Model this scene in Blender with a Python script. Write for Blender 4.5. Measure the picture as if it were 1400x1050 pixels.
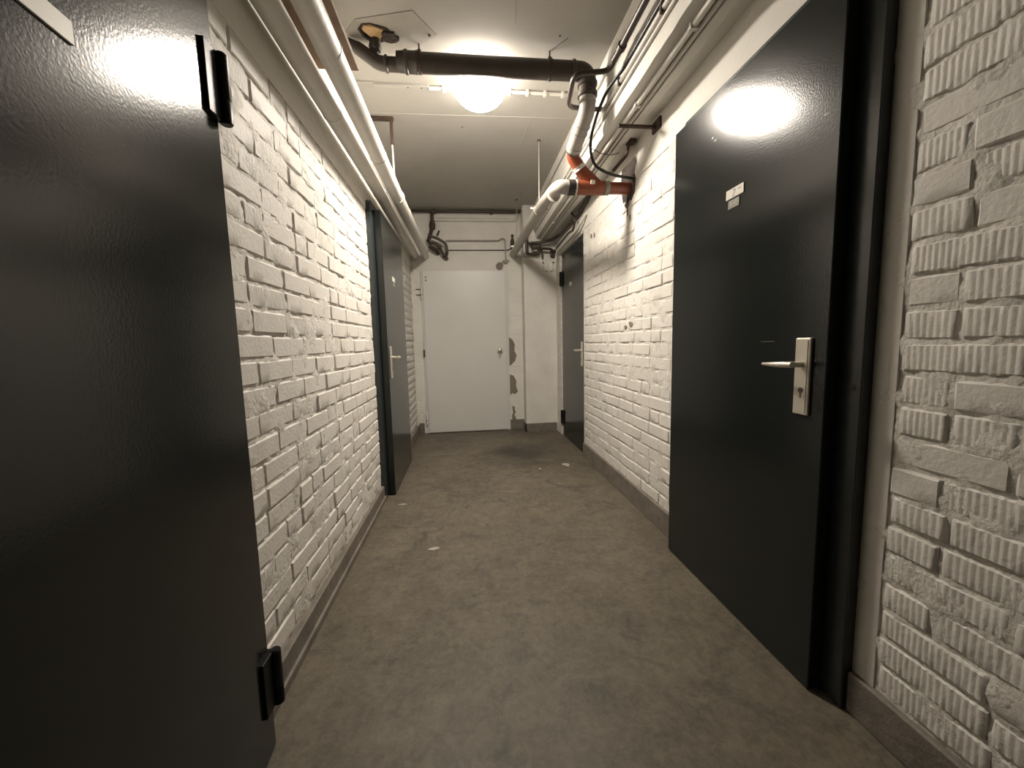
import bpy, bmesh, math, random
from mathutils import Vector, Matrix, noise
from mathutils.geometry import tessellate_polygon
for o in list(bpy.data.objects): bpy.data.objects.remove(o)
scene = bpy.context.scene
COL = scene.collection
rnd = random.Random(7)
V = Vector

# ------------------------------------------------------------------ camera
FPX, PITCH, YAW, ROLL, EYE = 540.77, 0.1034, 0.1108, -0.023, 1.0762
cam_data = bpy.data.cameras.new('camera'); cam = bpy.data.objects.new('camera', cam_data); COL.objects.link(cam)
cam_data.sensor_fit = 'HORIZONTAL'; cam_data.sensor_width = 36.0; cam_data.lens = 36.0 * FPX / 1400.0
cam_data.clip_start = 0.02
_F = V((math.sin(YAW) * math.cos(PITCH), math.cos(YAW) * math.cos(PITCH), -math.sin(PITCH)))
_R = V((math.cos(YAW), -math.sin(YAW), 0)); _U = _R.cross(_F)
_c, _s = math.cos(ROLL), math.sin(ROLL)
_R2 = _c * _R + _s * _U; _U2 = -_s * _R + _c * _U
m = Matrix((_R2, _U2, -_F)).transposed().to_4x4(); m.translation = (0, 0, EYE)
cam.matrix_world = m
scene.camera = cam

# ------------------------------------------------------------------ world, exposure (the only lamp is built further down)
w = bpy.data.worlds.new('world'); scene.world = w; w.use_nodes = True
w.node_tree.nodes['Background'].inputs[0].default_value = (0, 0, 0, 1)
w.node_tree.nodes['Background'].inputs[1].default_value = 0.0
vs = scene.view_settings
vs.view_transform = 'Standard'; vs.look = 'None'; vs.gamma = 1.0; vs.use_curve_mapping = False
vs.exposure = -0.12
LAMP_STRENGTH = 460.0
LAMP_COLOR = (1.0, 0.90, 0.78)

# ------------------------------------------------------------------ dimensions
XL, XR = -0.625, 1.065          # brick faces of the side walls
YE, YB = 4.85, -4.6             # end wall, wall behind the camera
ZC = 2.64                       # ceiling
COURSE = 0.0777

# ------------------------------------------------------------------ materials
def mat(name, color, rough=0.6, metallic=0.0, var=0.0, vscale=6.0, dark=None, bump=0.0, bscale=60.0, bdist=0.004, spec=0.5, coat=0.0):
    M = bpy.data.materials.new(name); M.use_nodes = True
    nt = M.node_tree; N = nt.nodes; L = nt.links; b = N['Principled BSDF']
    b.inputs['Roughness'].default_value = rough; b.inputs['Metallic'].default_value = metallic
    b.inputs['Specular IOR Level'].default_value = spec
    if coat: b.inputs['Coat Weight'].default_value = coat; b.inputs['Coat Roughness'].default_value = 0.12
    b.inputs['Base Color'].default_value = (*color, 1)
    geo = N.new('ShaderNodeNewGeometry')
    if dark is not None:
        n = N.new('ShaderNodeTexNoise'); n.inputs['Scale'].default_value = vscale; n.inputs['Detail'].default_value = 6; n.inputs['Roughness'].default_value = 0.6
        L.new(geo.outputs['Position'], n.inputs['Vector'])
        r = N.new('ShaderNodeValToRGB'); r.color_ramp.elements[0].position = 0.5 - var; r.color_ramp.elements[1].position = 0.5 + var
        r.color_ramp.elements[0].color = (*dark, 1); r.color_ramp.elements[1].color = (*color, 1)
        L.new(n.outputs['Fac'], r.inputs['Fac']); L.new(r.outputs['Color'], b.inputs['Base Color'])
    if bump:
        n2 = N.new('ShaderNodeTexNoise'); n2.inputs['Scale'].default_value = bscale; n2.inputs['Detail'].default_value = 5
        L.new(geo.outputs['Position'], n2.inputs['Vector'])
        bp = N.new('ShaderNodeBump'); bp.inputs['Strength'].default_value = bump; bp.inputs['Distance'].default_value = bdist
        L.new(n2.outputs['Fac'], bp.inputs['Height']); L.new(bp.outputs['Normal'], b.inputs['Normal'])
    return M

M = {}
M['brick'] = mat('white_painted_brick', (0.70, 0.675, 0.63), 0.62, dark=(0.58, 0.555, 0.51), var=0.30, vscale=9, bump=0.35, bscale=85, bdist=0.005)
M['mortar'] = mat('white_painted_mortar', (0.72, 0.695, 0.645), 0.7, dark=(0.50, 0.475, 0.43), var=0.22, vscale=22, bump=0.7, bscale=70, bdist=0.006)
M['plaster'] = mat('white_painted_plaster', (0.72, 0.70, 0.65), 0.65, dark=(0.60, 0.58, 0.53), var=0.28, vscale=5, bump=0.35, bscale=45, bdist=0.005)
M['ceiling'] = mat('ceiling_paint', (0.46, 0.445, 0.41), 0.75, dark=(0.39, 0.375, 0.34), var=0.3, vscale=3, bump=0.12, bscale=120, bdist=0.003)
M['skirting'] = mat('brown_grey_skirting', (0.20, 0.175, 0.145), 0.6, dark=(0.12, 0.105, 0.088), var=0.2, vscale=14, bump=0.5, bscale=50, bdist=0.006)
M['door'] = mat('dark_green_gloss', (0.012, 0.0145, 0.0138), 0.17, bump=0.10, bscale=190, bdist=0.0022, spec=0.36)
M['frame'] = mat('dark_blue_green_gloss', (0.032, 0.040, 0.042), 0.25, dark=(0.023, 0.029, 0.031), var=0.2, vscale=20, bump=0.12, bscale=160, bdist=0.002)
M['black'] = mat('black_enamel', (0.005, 0.005, 0.005), 0.42, spec=0.2)
M['alu'] = mat('pale_anodised_metal', (0.62, 0.58, 0.50), 0.38, 0.55, bump=0.05, bscale=300)
M['chrome'] = mat('bright_metal', (0.75, 0.74, 0.71), 0.3, 0.7)
M['whitedoor'] = mat('white_enamel_door', (0.62, 0.615, 0.59), 0.38, dark=(0.585, 0.58, 0.55), var=0.3, vscale=4, bump=0.04, bscale=150)
M['pipewhite'] = mat('white_painted_pipe', (0.70, 0.675, 0.625), 0.5, dark=(0.58, 0.555, 0.51), var=0.25, vscale=7, bump=0.3, bscale=40, bdist=0.004)
M['darkpipe'] = mat('dark_brown_plastic_pipe', (0.060, 0.048, 0.038), 0.42, dark=(0.042, 0.034, 0.028), var=0.2, vscale=12)
M['greypipe'] = mat('grey_plastic_pipe', (0.36, 0.335, 0.30), 0.35, dark=(0.30, 0.28, 0.25), var=0.25, vscale=9)
M['red'] = mat('orange_brown_drain_plastic', (0.26, 0.065, 0.026), 0.35, dark=(0.19, 0.045, 0.02), var=0.25, vscale=14)
M['rubber'] = mat('black_rubber', (0.022, 0.018, 0.016), 0.6)
M['rust'] = mat('rusty_steel', (0.075, 0.045, 0.03), 0.7, dark=(0.04, 0.025, 0.018), var=0.2, vscale=40, bump=0.4, bscale=120)
M['wood'] = mat('dark_brown_board', (0.16, 0.095, 0.055), 0.7, dark=(0.10, 0.058, 0.033), var=0.2, vscale=18)
M['copper'] = mat('tarnished_dark_pipe', (0.050, 0.034, 0.025), 0.4, dark=(0.032, 0.022, 0.017), var=0.2, vscale=25)
M['cable'] = mat('black_cable', (0.008, 0.008, 0.008), 0.4)
M['peeled'] = mat('bare_grey_brown_plaster', (0.22, 0.19, 0.155), 0.85, dark=(0.16, 0.135, 0.11), var=0.2, vscale=30, bump=0.4, bscale=90)
M['breakout'] = mat('broken_brown_masonry', (0.065, 0.050, 0.040), 0.9, dark=(0.030, 0.023, 0.019), var=0.2, vscale=28, bump=1.0, bscale=45, bdist=0.015)
M['foam'] = mat('tan_foam', (0.74, 0.50, 0.27), 0.8, dark=(0.62, 0.39, 0.19), var=0.25, vscale=30, bump=0.5, bscale=60)
M['plate'] = mat('cream_label_plate', (0.66, 0.63, 0.55), 0.45)
M['smallplate'] = mat('grey_label_plate', (0.26, 0.25, 0.20), 0.45, dark=(0.17, 0.165, 0.13), var=0.1, vscale=90)
M['ink'] = mat('dark_ink', (0.10, 0.09, 0.085), 0.6)
M['sealant'] = mat('white_sealant', (0.78, 0.75, 0.69), 0.5)
M['chip'] = mat('white_paint_flake', (0.34, 0.31, 0.265), 0.8)
M['patchboard'] = mat('grey_ceiling_patch', (0.40, 0.38, 0.335), 0.8, dark=(0.34, 0.32, 0.28), var=0.25, vscale=12, bump=0.2, bscale=60)

def lamp_mat(name, strength):
    A = bpy.data.materials.new(name); A.use_nodes = True
    b = A.node_tree.nodes['Principled BSDF']
    b.inputs['Base Color'].default_value = (0.8, 0.8, 0.78, 1); b.inputs['Roughness'].default_value = 0.25
    b.inputs['Emission Color'].default_value = (*LAMP_COLOR, 1); b.inputs['Emission Strength'].default_value = strength
    return A
LX, LY = 0.127, 2.49
M['glow'] = lamp_mat('glowing_opal_glass', LAMP_STRENGTH); M['dimglow'] = lamp_mat('opal_glass_shoulder', LAMP_STRENGTH * 0.07)

def floor_mat():
    A = bpy.data.materials.new('worn_concrete_screed'); A.use_nodes = True
    nt = A.node_tree; N = nt.nodes; L = nt.links; b = N['Principled BSDF']
    geo = N.new('ShaderNodeNewGeometry'); P = geo.outputs['Position']
    def nz(scale, detail=6, rough=0.6, dist=0.0):
        n = N.new('ShaderNodeTexNoise'); n.inputs['Scale'].default_value = scale; n.inputs['Detail'].default_value = detail
        n.inputs['Roughness'].default_value = rough; n.inputs['Distortion'].default_value = dist; L.new(P, n.inputs['Vector']); return n.outputs['Fac']
    def ramp(f, stops):
        r = N.new('ShaderNodeValToRGB'); e = r.color_ramp.elements
        e[0].position, e[0].color = stops[0][0], (*stops[0][1], 1); e[1].position, e[1].color = stops[1][0], (*stops[1][1], 1)
        for p_, c_ in stops[2:]:
            q_ = e.new(p_); q_.color = (*c_, 1)
        L.new(f, r.inputs['Fac']); return r.outputs['Color']
    def mix(fac, a, c, mode='MIX'):
        x = N.new('ShaderNodeMix'); x.data_type = 'RGBA'; x.blend_type = mode
        if isinstance(fac, float): x.inputs[0].default_value = fac
        else: L.new(fac, x.inputs[0])
        for sck, v_ in ((x.inputs[6], a), (x.inputs[7], c)):
            if isinstance(v_, tuple): sck.default_value = (*v_, 1)
            else: L.new(v_, sck)
        return x.outputs[2]
    base = ramp(nz(1.9, 8, 0.62, 0.6), [(0.36, (0.064, 0.054, 0.039)), (0.64, (0.150, 0.128, 0.094))])
    base = mix(0.5, base, ramp(nz(11, 8, 0.7), [(0.38, (0.060, 0.050, 0.037)), (0.62, (0.162, 0.138, 0.101))]))
    base = mix(0.35, base, ramp(nz(38, 8, 0.75, 0.5), [(0.38, (0.052, 0.043, 0.032)), (0.62, (0.170, 0.146, 0.108))]))
    # dark damp stain with its own outline near the far right door
    vm = N.new('ShaderNodeVectorMath'); vm.operation = 'MULTIPLY_ADD'; L.new(P, vm.inputs[0]); vm.inputs[1].default_value = (1.9, 1.75, 0); vm.inputs[2].default_value = (-0.50 * 1.9, -3.72 * 1.75, 0)
    ln = N.new('ShaderNodeVectorMath'); ln.operation = 'LENGTH'; L.new(vm.outputs[0], ln.inputs[0])
    ad = N.new('ShaderNodeMath'); ad.operation = 'MULTIPLY_ADD'; L.new(nz(3.2, 7, 0.65), ad.inputs[0]); ad.inputs[1].default_value = 1.5; L.new(ln.outputs['Value'], ad.inputs[2])
    st = ramp(ad.outputs[0], [(0.95 / 2, (1, 1, 1)), (1.62 / 2, (0, 0, 0))])
    # ramp input is clamped to 0..1, so halve it first
    hv = N.new('ShaderNodeMath'); hv.operation = 'MULTIPLY'; hv.inputs[1].default_value = 0.5; L.new(ad.outputs[0], hv.inputs[0])
    L.new(hv.outputs[0], st.node.inputs['Fac'])
    base = mix(st, base, mix(0.8, base, (0.027, 0.023, 0.018)))
    # dark scuffs and pale flecks
    sc = ramp(nz(4.5, 9, 0.72, 1.2), [(0.545, (0, 0, 0)), (0.66, (1, 1, 1))])
    base = mix(sc, base, mix(0.6, base, (0.030, 0.031, 0.026)))
    fl = ramp(nz(9.5, 9, 0.75, 0.8), [(0.635, (0, 0, 0)), (0.70, (0.7, 0.7, 0.7))])
    base = mix(fl, base, (0.24, 0.212, 0.168))
    sp = ramp(nz(17, 9, 0.8, 1.5), [(0.645, (0, 0, 0)), (0.70, (0.8, 0.8, 0.8))])
    base = mix(sp, base, (0.035, 0.029, 0.022))
    L.new(base, b.inputs['Base Color'])
    rr = N.new('ShaderNodeMapRange'); L.new(nz(3, 5), rr.inputs[0]); rr.inputs[3].default_value = 0.42; rr.inputs[4].default_value = 0.66
    L.new(rr.outputs[0], b.inputs['Roughness']); b.inputs['Specular IOR Level'].default_value = 0.35
    bp = N.new('ShaderNodeBump'); bp.inputs['Strength'].default_value = 0.35; bp.inputs['Distance'].default_value = 0.006
    L.new(nz(26, 8, 0.7), bp.inputs['Height']); L.new(bp.outputs['Normal'], b.inputs['Normal'])
    return A
M['floor'] = floor_mat()

# ------------------------------------------------------------------ building helpers
def tag(o, label=None, cat=None, group=None, kind=None):
    if label: o['label'] = label
    if cat: o['category'] = cat
    if group: o['group'] = group
    if kind: o['kind'] = kind
    return o

def thing(name, loc, label, cat, group=None, kind=None):
    o = bpy.data.objects.new(name, None); COL.objects.link(o); o.location = loc; o.empty_display_size = 0.05
    return tag(o, label, cat, group, kind)

def origin_of(o):
    p = V((0, 0, 0))
    while o is not None:
        p = p + o.location; o = o.parent
    return p

class MB:
    """collects shapes given in room coordinates and links them as one mesh"""
    def __init__(s): s.v = []; s.f = []
    def add(s, vs_, fs_):
        k = len(s.v); s.v += [V(p) for p in vs_]; s.f += [tuple(i + k for i in f) for f in fs_]; return s
    def box(s, x0, x1, y0, y1, z0, z1):
        p = [(x, y, z) for z in (z0, z1) for y in (y0, y1) for x in (x0, x1)]
        return s.add(p, [(0, 2, 3, 1), (4, 5, 7, 6), (0, 1, 5, 4), (2, 6, 7, 3), (0, 4, 6, 2), (1, 3, 7, 5)])
    def tube(s, pts, r, n=14, fillet=0.0, caps=True, seg=6):
        pts = [V(p) for p in pts]; path = [pts[0]]
        for i in range(1, len(pts) - 1):
            a, b, c = pts[i - 1], pts[i], pts[i + 1]
            d1, d2 = (a - b), (c - b); f = min(fillet, d1.length * 0.49, d2.length * 0.49)
            if f < 1e-4: path.append(b); continue
            p0, p1 = b + d1.normalized() * f, b + d2.normalized() * f
            for k in range(seg + 1):
                t = k / seg; path.append(p0 * (1 - t) ** 2 + b * 2 * t * (1 - t) + p1 * t * t)
        path.append(pts[-1])
        rs = r if isinstance(r, (list, tuple)) else None
        up = None; rings = []
        for i, p in enumerate(path):
            t = (path[min(i + 1, len(path) - 1)] - path[max(i - 1, 0)]).normalized()
            if up is None:
                up = t.orthogonal().normalized()
            up = (up - t * up.dot(t)).normalized(); bi = t.cross(up)
            rr = (rs[0] + (rs[-1] - rs[0]) * i / (len(path) - 1)) if rs else r
            rings.append([p + (up * math.cos(2 * math.pi * k / n) + bi * math.sin(2 * math.pi * k / n)) * rr for k in range(n)])
        vs_ = [q for ring in rings for q in ring]; fs_ = []
        for i in range(len(rings) - 1):
            for k in range(n):
                k2 = (k + 1) % n; fs_.append((i * n + k, i * n + k2, (i + 1) * n + k2, (i + 1) * n + k))
        if caps:
            fs_.append(tuple(range(n - 1, -1, -1))); fs_.append(tuple((len(rings) - 1) * n + k for k in range(n)))
        return s.add(vs_, fs_)
    def rings(s, axis_p, axis_d, prof, n=32):
        """surface of revolution: prof = [(along, radius)]"""
        d = V(axis_d).normalized(); u = d.orthogonal().normalized(); b = d.cross(u); p0 = V(axis_p); vs_ = []; fs_ = []
        for (a, r) in prof:
            for k in range(n):
                th = 2 * math.pi * k / n; vs_.append(p0 + d * a + (u * math.cos(th) + b * math.sin(th)) * max(r, 1e-4))
        for i in range(len(prof) - 1):
            for k in range(n):
                k2 = (k + 1) % n; fs_.append((i * n + k, i * n + k2, (i + 1) * n + k2, (i + 1) * n + k))
        fs_.append(tuple(range(n - 1, -1, -1))); fs_.append(tuple((len(prof) - 1) * n + k for k in range(n)))
        return s.add(vs_, fs_)
    def prism(s, poly, fn, d0, d1, hole=None):
        """2-D outline (with an optional hole) given depth; fn(u, v, d) -> room point"""
        loops = [[V((a, b, 0)) for a, b in poly]] + ([[V((a, b, 0)) for a, b in hole]] if hole else [])
        tris = tessellate_polygon(loops); flat = [p for lp in loops for p in lp]; n = len(flat)
        vs_ = [fn(p.x, p.y, d0) for p in flat] + [fn(p.x, p.y, d1) for p in flat]
        fs_ = [tuple(t) for t in tris] + [tuple(i + n for i in reversed(t)) for t in tris]; k = 0
        for lp in loops:
            for i in range(len(lp)):
                j = (i + 1) % len(lp); fs_.append((k + i, k + j, n + k + j, n + k + i))
            k += len(lp)
        return s.add(vs_, fs_)
    def build(s, name, material, parent=None, smooth=False, bevel=0.0, angle=40):
        o0 = origin_of(parent) if parent else V((0, 0, 0))
        me = bpy.data.meshes.new(name); me.from_pydata([tuple(p - o0) for p in s.v], [], s.f)
        bm = bmesh.new(); bm.from_mesh(me)
        bmesh.ops.recalc_face_normals(bm, faces=bm.faces)
        if bevel:
            ed = [e for e in bm.edges if len(e.link_faces) == 2 and e.calc_face_angle(0) > 0.6]
            bmesh.ops.bevel(bm, geom=ed, offset=bevel, segments=2, affect='EDGES', profile=0.5)
        bm.to_mesh(me); bm.free(); me.materials.append(M[material] if isinstance(material, str) else material)
        if smooth:
            for p in me.polygons: p.use_smooth = True
            me.set_sharp_from_angle(angle=math.radians(angle))
        o = bpy.data.objects.new(name, me); COL.objects.link(o)
        if parent: o.parent = parent
        return o

def blob(cx, cy, rx, ry, n=18, jag=0.18, seed=0, rot=0.0):
    r_ = random.Random(seed); out = []
    for k in range(n):
        a = 2 * math.pi * k / n; q = 1 + r_.uniform(-jag, jag)
        x, y = rx * q * math.cos(a), ry * q * math.sin(a)
        out.append((cx + x * math.cos(rot) - y * math.sin(rot), cy + x * math.sin(rot) + y * math.cos(rot)))
    return out

# ------------------------------------------------------------------ room shell
def relief(mb, fn, u0, u1, v0, v1, step, amp, base, seed):
    """uneven masonry surface: fn(u, v, d)"""
    nu, nv = max(1, round((u1 - u0) / step)), max(1, round((v1 - v0) / step)); vs_ = []; fs_ = []
    for j in range(nv + 1):
        for i in range(nu + 1):
            u, v_ = u0 + (u1 - u0) * i / nu, v0 + (v1 - v0) * j / nv
            d = base + amp * noise.noise(V((u * 14, v_ * 14, seed))) + amp * 0.6 * noise.noise(V((u * 45, v_ * 45, seed + 9)))
            vs_.append(fn(u, v_, min(d, 0.0004)))
    for j in range(nv):
        for i in range(nu):
            a = j * (nu + 1) + i; fs_.append((a, a + 1, a + nu + 2, a + nu + 1))
    mb.add(vs_, fs_)

floor = MB().box(XL - 0.2, XR + 0.25, YB - 0.1, YE + 0.12, -0.08, 0.0).build('floor', 'floor')
tag(floor, 'worn grey-brown concrete floor of the corridor with dark damp stains', 'floor', kind='structure')

# ceiling with a real hole in it (the hole is framed by four slabs)
HX0, HX1, HY0, HY1 = -0.472, -0.34, 2.152, 2.268
c_ = MB()
c_.box(XL - 0.2, XR + 0.25, YB - 0.1, HY0, ZC, ZC + 0.12); c_.box(XL - 0.2, XR + 0.25, HY1, YE + 0.12, ZC, ZC + 0.12)
c_.box(XL - 0.2, HX0, HY0, HY1, ZC, ZC + 0.12); c_.box(HX1, XR + 0.25, HY0, HY1, ZC, ZC + 0.12)
ceiling = tag(c_.build('ceiling', 'ceiling'), 'flat off-white painted concrete ceiling above the corridor', 'ceiling', kind='structure')
MB().box(HX0 - 0.02, HX1 + 0.02, HY0 - 0.02, HY1 + 0.02, ZC + 0.121, ZC + 0.14).build('hole_back', 'breakout', ceiling)
for (a, b_) in (((-0.62, 2.925), (0.80, 2.895)), ((0.50, 2.905), (0.485, 3.32)), ((0.20, 1.2), (0.29, 2.1))):
    MB().tube([(a[0], a[1], ZC + 0.0005), (b_[0], b_[1], ZC + 0.0005)], 0.0028, 6).build('formwork_seam', 'ceiling', ceiling)
for (x, y) in ((0.53, 2.16), (0.02, 3.06), (0.62, 4.30)):
    MB().rings((x, y, ZC + 0.002), (0, 0, -1), [(0, 0.006), (0.004, 0.005)], 8).build('nail_stub', 'rust', ceiling)
FD = lambda u, v_, d: V((u, v_, ZC - d))
patch_outer = [(-0.545, 2.215), (-0.48, 2.135), (-0.20, 2.062), (-0.098, 2.205), (-0.20, 2.283), (-0.30, 2.335), (-0.44, 2.375)]
hole_poly = [(-0.475, 2.195), (-0.452, 2.160), (-0.415, 2.152), (-0.385, 2.168), (-0.352, 2.180), (-0.338, 2.205), (-0.352, 2.240), (-0.372, 2.262), (-0.405, 2.270), (-0.438, 2.255), (-0.462, 2.232)]
pb = MB().prism(patch_outer, FD, -0.001, 0.0032, hole_poly).build('patch_board', 'patchboard', ceiling)
pb['label'] = 'pale grey patch board with a ragged hole'
rim = []
for (x, y) in hole_poly:
    k = 1.16 + 0.2 * noise.noise(V((x * 40, y * 40, 0))); rim.append((-0.406 + (x + 0.406) * k, 2.212 + (y - 2.212) * k))
MB().prism(rim, FD, 0.002, 0.007, [(-0.406 + (x + 0.406) * 0.95, 2.212 + (y - 2.212) * 0.95) for x, y in hole_poly]).build('broken_edge', 'breakout', ceiling)
lump = blob(-0.335, 2.225, 0.045, 0.03, 12, 0.3, 5)
MB().prism(lump, FD, 0.004, 0.016).build('mortar_lump', 'breakout', ceiling, bevel=0.003)
fm = MB().prism([(-0.466, 2.20), (-0.450, 2.170), (-0.40, 2.176), (-0.352, 2.196), (-0.352, 2.228), (-0.380, 2.260), (-0.43, 2.250)], FD, -0.07, 0.004).build('foam_filling', 'foam', ceiling, bevel=0.006)
fm['label'] = 'tan foam filling inside the ceiling hole'
MB().rings((-0.135, 2.205, ZC), (0, 0, -1), [(0, 0.007), (0.008, 0.006)], 8).build('nail_stub', 'rust', ceiling)

# ---- side walls
FLW = lambda u, v_, d: V((XL + d, u, v_))
FRW = lambda u, v_, d: V((XR - d, u, v_))
BZ_L, BZ_R = 0.110, 0.125        # height of the lowest bed joint on each side
NL, NR = 24, 25                   # courses
TOP_L, TOP_R = BZ_L + NL * COURSE, BZ_R + NR * COURSE
wl = MB()
wl.box(XL - 0.17, XL - 0.02, YB, YE + 0.1, 0, ZC + 0.05)
relief(wl, FLW, 1.055, 2.80, 0.0, TOP_L, 0.0165, 0.0085, -0.0052, 1.3)
relief(wl, FLW, 3.70, YE, 0.0, TOP_L, 0.03, 0.006, -0.0065, 4.1)
relief(wl, FLW, YB, 0.2, 0.0, TOP_L, 0.03, 0.006, -0.0065, 6.1)
wl.box(XL - 0.03, XL - 0.004, 0.1, 1.09, 0, TOP_L); wl.box(XL - 0.03, XL - 0.004, 2.78, 3.72, 0, TOP_L)
wall_left = tag(wl.build('wall_left', 'mortar', smooth=True, angle=60), 'white-painted brick wall with the white insulated pipes above it', 'wall', kind='structure')
up = MB().box(XL - 0.03, XL - 0.001, YB, YE, TOP_L - 0.004, ZC + 0.02).build('plaster_band', 'plaster', wall_left)
wr = MB()
D3A, D3B = 3.545, 4.45
wr.box(XR + 0.02, XR + 0.2, YB, D3A, 0, ZC + 0.05); wr.box(XR + 0.075, XR + 0.2, D3A, D3B, 0, 2.06); wr.box(XR + 0.005, XR + 0.2, D3A, D3B, 2.045, ZC + 0.05); wr.box(XR + 0.003, XR + 0.2, D3B, YE + 0.1, 0, ZC + 0.05)
relief(wr, FRW, 1.80, D3A, 0.0, TOP_R, 0.0165, 0.0070, -0.0042, 2.7)
relief(wr, FRW, YB, 0.99, 0.0, TOP_R, 0.0165, 0.0085, -0.0048, 3.9)
wr.box(XR + 0.004, XR + 0.03, 0.97, 1.82, 0, TOP_R)
wr.add([(XR, D3A, 0), (XR + 0.09, D3A, 0), (XR + 0.09, D3A, 2.06), (XR, D3A, 2.06)], [(0, 1, 2, 3)])
wall_right = tag(wr.build('wall_right', 'mortar', smooth=True, angle=60), 'white-painted brick wall with ribbed bricks, on the concrete beam side', 'wall', kind='structure')
MB().box(XR + 0.001, XR + 0.03, YB, YE, TOP_R - 0.004, ZC + 0.02).build('plaster_band', 'plaster', wall_right)
MB().box(XR + 0.002, XR + 0.012, 0.872, 0.985, 0.1, TOP_R).build('plaster_strip', 'plaster', wall_right)

# ---- bricks
def brick_mesh(L, H, ribbed, seed, pitch=0.0135, deep=0.0014):
    r_ = random.Random(seed); rim = 0.0045
    us = [0.0, rim]
    ws = [0, 1]
    if ribbed:
        n = max(2, round((L - 2 * rim) / pitch)); stp = (L - 2 * rim) / n; us = [0.0]; hs = [None]
        for i in range(n):
            a = rim + i * stp
            for (t, h) in ((0.0, -deep), (0.14, -deep), (0.40, 0.0), (0.72, 0.0)):
                us.append(a + t * stp); hs.append(h)
        us += [L - rim, L]; hs += [-deep, None]
    else:
        k = max(3, round(L / 0.032)); us = [0.0] + [rim + (L - 2 * rim) * i / k for i in range(k + 1)] + [L]; hs = [None] + [0.0] * (k + 1) + [None]
    vv = [0.0, rim, H * 0.5, H - rim, H]
    verts = []; faces = []; nu = len(us); nv = len(vv)
    sx = r_.uniform(0, 50)
    for j, b in enumerate(vv):
        for i, a in enumerate(us):
            edge = (i in (0, nu - 1)) or (j in (0, nv - 1)); corner = (i in (0, nu - 1)) and (j in (0, nv - 1))
            nn = noise.noise(V((a * 22 + sx, b * 30, seed))); n2 = noise.noise(V((a * 60 + sx, b * 70, seed + 3)))
            w_ = (hs[i] if hs[i] is not None else 0.0) + 0.0018 * nn
            if edge: w_ = -0.0028 - 0.006 * abs(n2)
            if corner: w_ = -0.007
            da = (0.004 * n2 if i in (0, nu - 1) else 0.0); db = (0.0042 * nn + 0.0035 * n2 if j in (0, nv - 1) else 0.0)
            verts.append((w_, a - L / 2 + da, b - H / 2 + db))
    for j in range(nv - 1):
        for i in range(nu - 1):
            q = j * nu + i; faces.append((q, q + 1, q + nu + 1, q + nu))
    ring = [i for i in range(nu)] + [j * nu + nu - 1 for j in range(1, nv)] + [(nv - 1) * nu + i for i in range(nu - 2, -1, -1)] + [j * nu for j in range(nv - 2, 0, -1)]
    k0 = len(verts)
    for q in ring: verts.append((-0.019, verts[q][1], verts[q][2]))
    for t in range(len(ring)):
        t2 = (t + 1) % len(ring); faces.append((ring[t], k0 + t, k0 + t2, ring[t2]))
    me = bpy.data.meshes.new('brick'); me.from_pydata(verts, [], faces); me.materials.append(M['brick'])
    for p in me.polygons: p.use_smooth = True
    me.set_sharp_from_angle(angle=math.radians(30))
    return me
BH = COURSE - 0.0110
BR = {}
for kind_, L_ in (('s', 0.226), ('h', 0.110)):
    BR[kind_, 0] = [brick_mesh(L_, BH, False, 10 * i + 1) for i in range(8)]
    BR[kind_, 1] = [brick_mesh(L_, BH, True, 10 * i + 2) for i in range(4)]
    BR[kind_, 2] = [brick_mesh(L_, BH, True, 10 * i + 3, 0.0075, 0.0008) for i in range(3)]
LEN = {'s': 0.226, 'h': 0.110}

def course_cells(u0, u1, row, r_):
    """brick spans along a course: mixed stretchers and headers, as the wall shows"""
    out = []; u = u0
    if row % 2: out.append((u, u + 0.110 + r_.uniform(-.008, .008), 'h')); u = out[-1][1] + 0.0085
    while u < u1 - 0.03:
        k = 'h' if r_.random() < 0.22 else 's'; L = LEN[k] * r_.uniform(0.95, 1.05); e = min(u + L, u1)
        if u1 - e < 0.05: e = u1
        out.append((u, e, 's' if e - u > 0.16 else 'h')); u = e + 0.0085
    return out

def lay(wall, side, u0, u1, z0, n0, n1, ribshare, seed, as_objects=True, skip=None):
    r_ = random.Random(seed); joined = MB(); cnt = 0
    for row in range(n0, n1):
        z = z0 + row * COURSE + COURSE / 2
        for (a, b, k) in course_cells(u0 + r_.uniform(0, 0.012), u1 - r_.uniform(0, 0.01), row, r_):
            c_mid = (a + b) / 2
            if skip and skip(c_mid, z): continue
            rib = (2 if side < 0 or c_mid > 1.5 else 1) if r_.random() < ribshare else 0
            me = r_.choice(BR[k, rib]); c = (a + b) / 2; d = r_.uniform(-0.0035, 0.002)
            x = XL + d if side < 0 else XR - d
            Mx = Matrix.Translation((x, c, z + r_.uniform(-.0022, .0022))) @ Matrix.Rotation(0 if side < 0 else math.pi, 4, 'Z') @ Matrix.Rotation(r_.uniform(-.008, .008), 4, 'X') @ Matrix.Diagonal((1, (b - a) / LEN[k], r_.uniform(0.95, 1.03), 1))
            if as_objects:
                o = bpy.data.objects.new('brick', me); COL.objects.link(o); o.parent = wall; o.matrix_local = Mx; cnt += 1
            else:
                joined.add([Mx @ q.co for q in me.vertices], [tuple(p.vertices) for p in me.polygons])
    if not as_objects:
        o = joined.build('brick_field', 'brick', wall, smooth=True, angle=45); o['kind'] = 'stuff'
    return cnt

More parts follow.
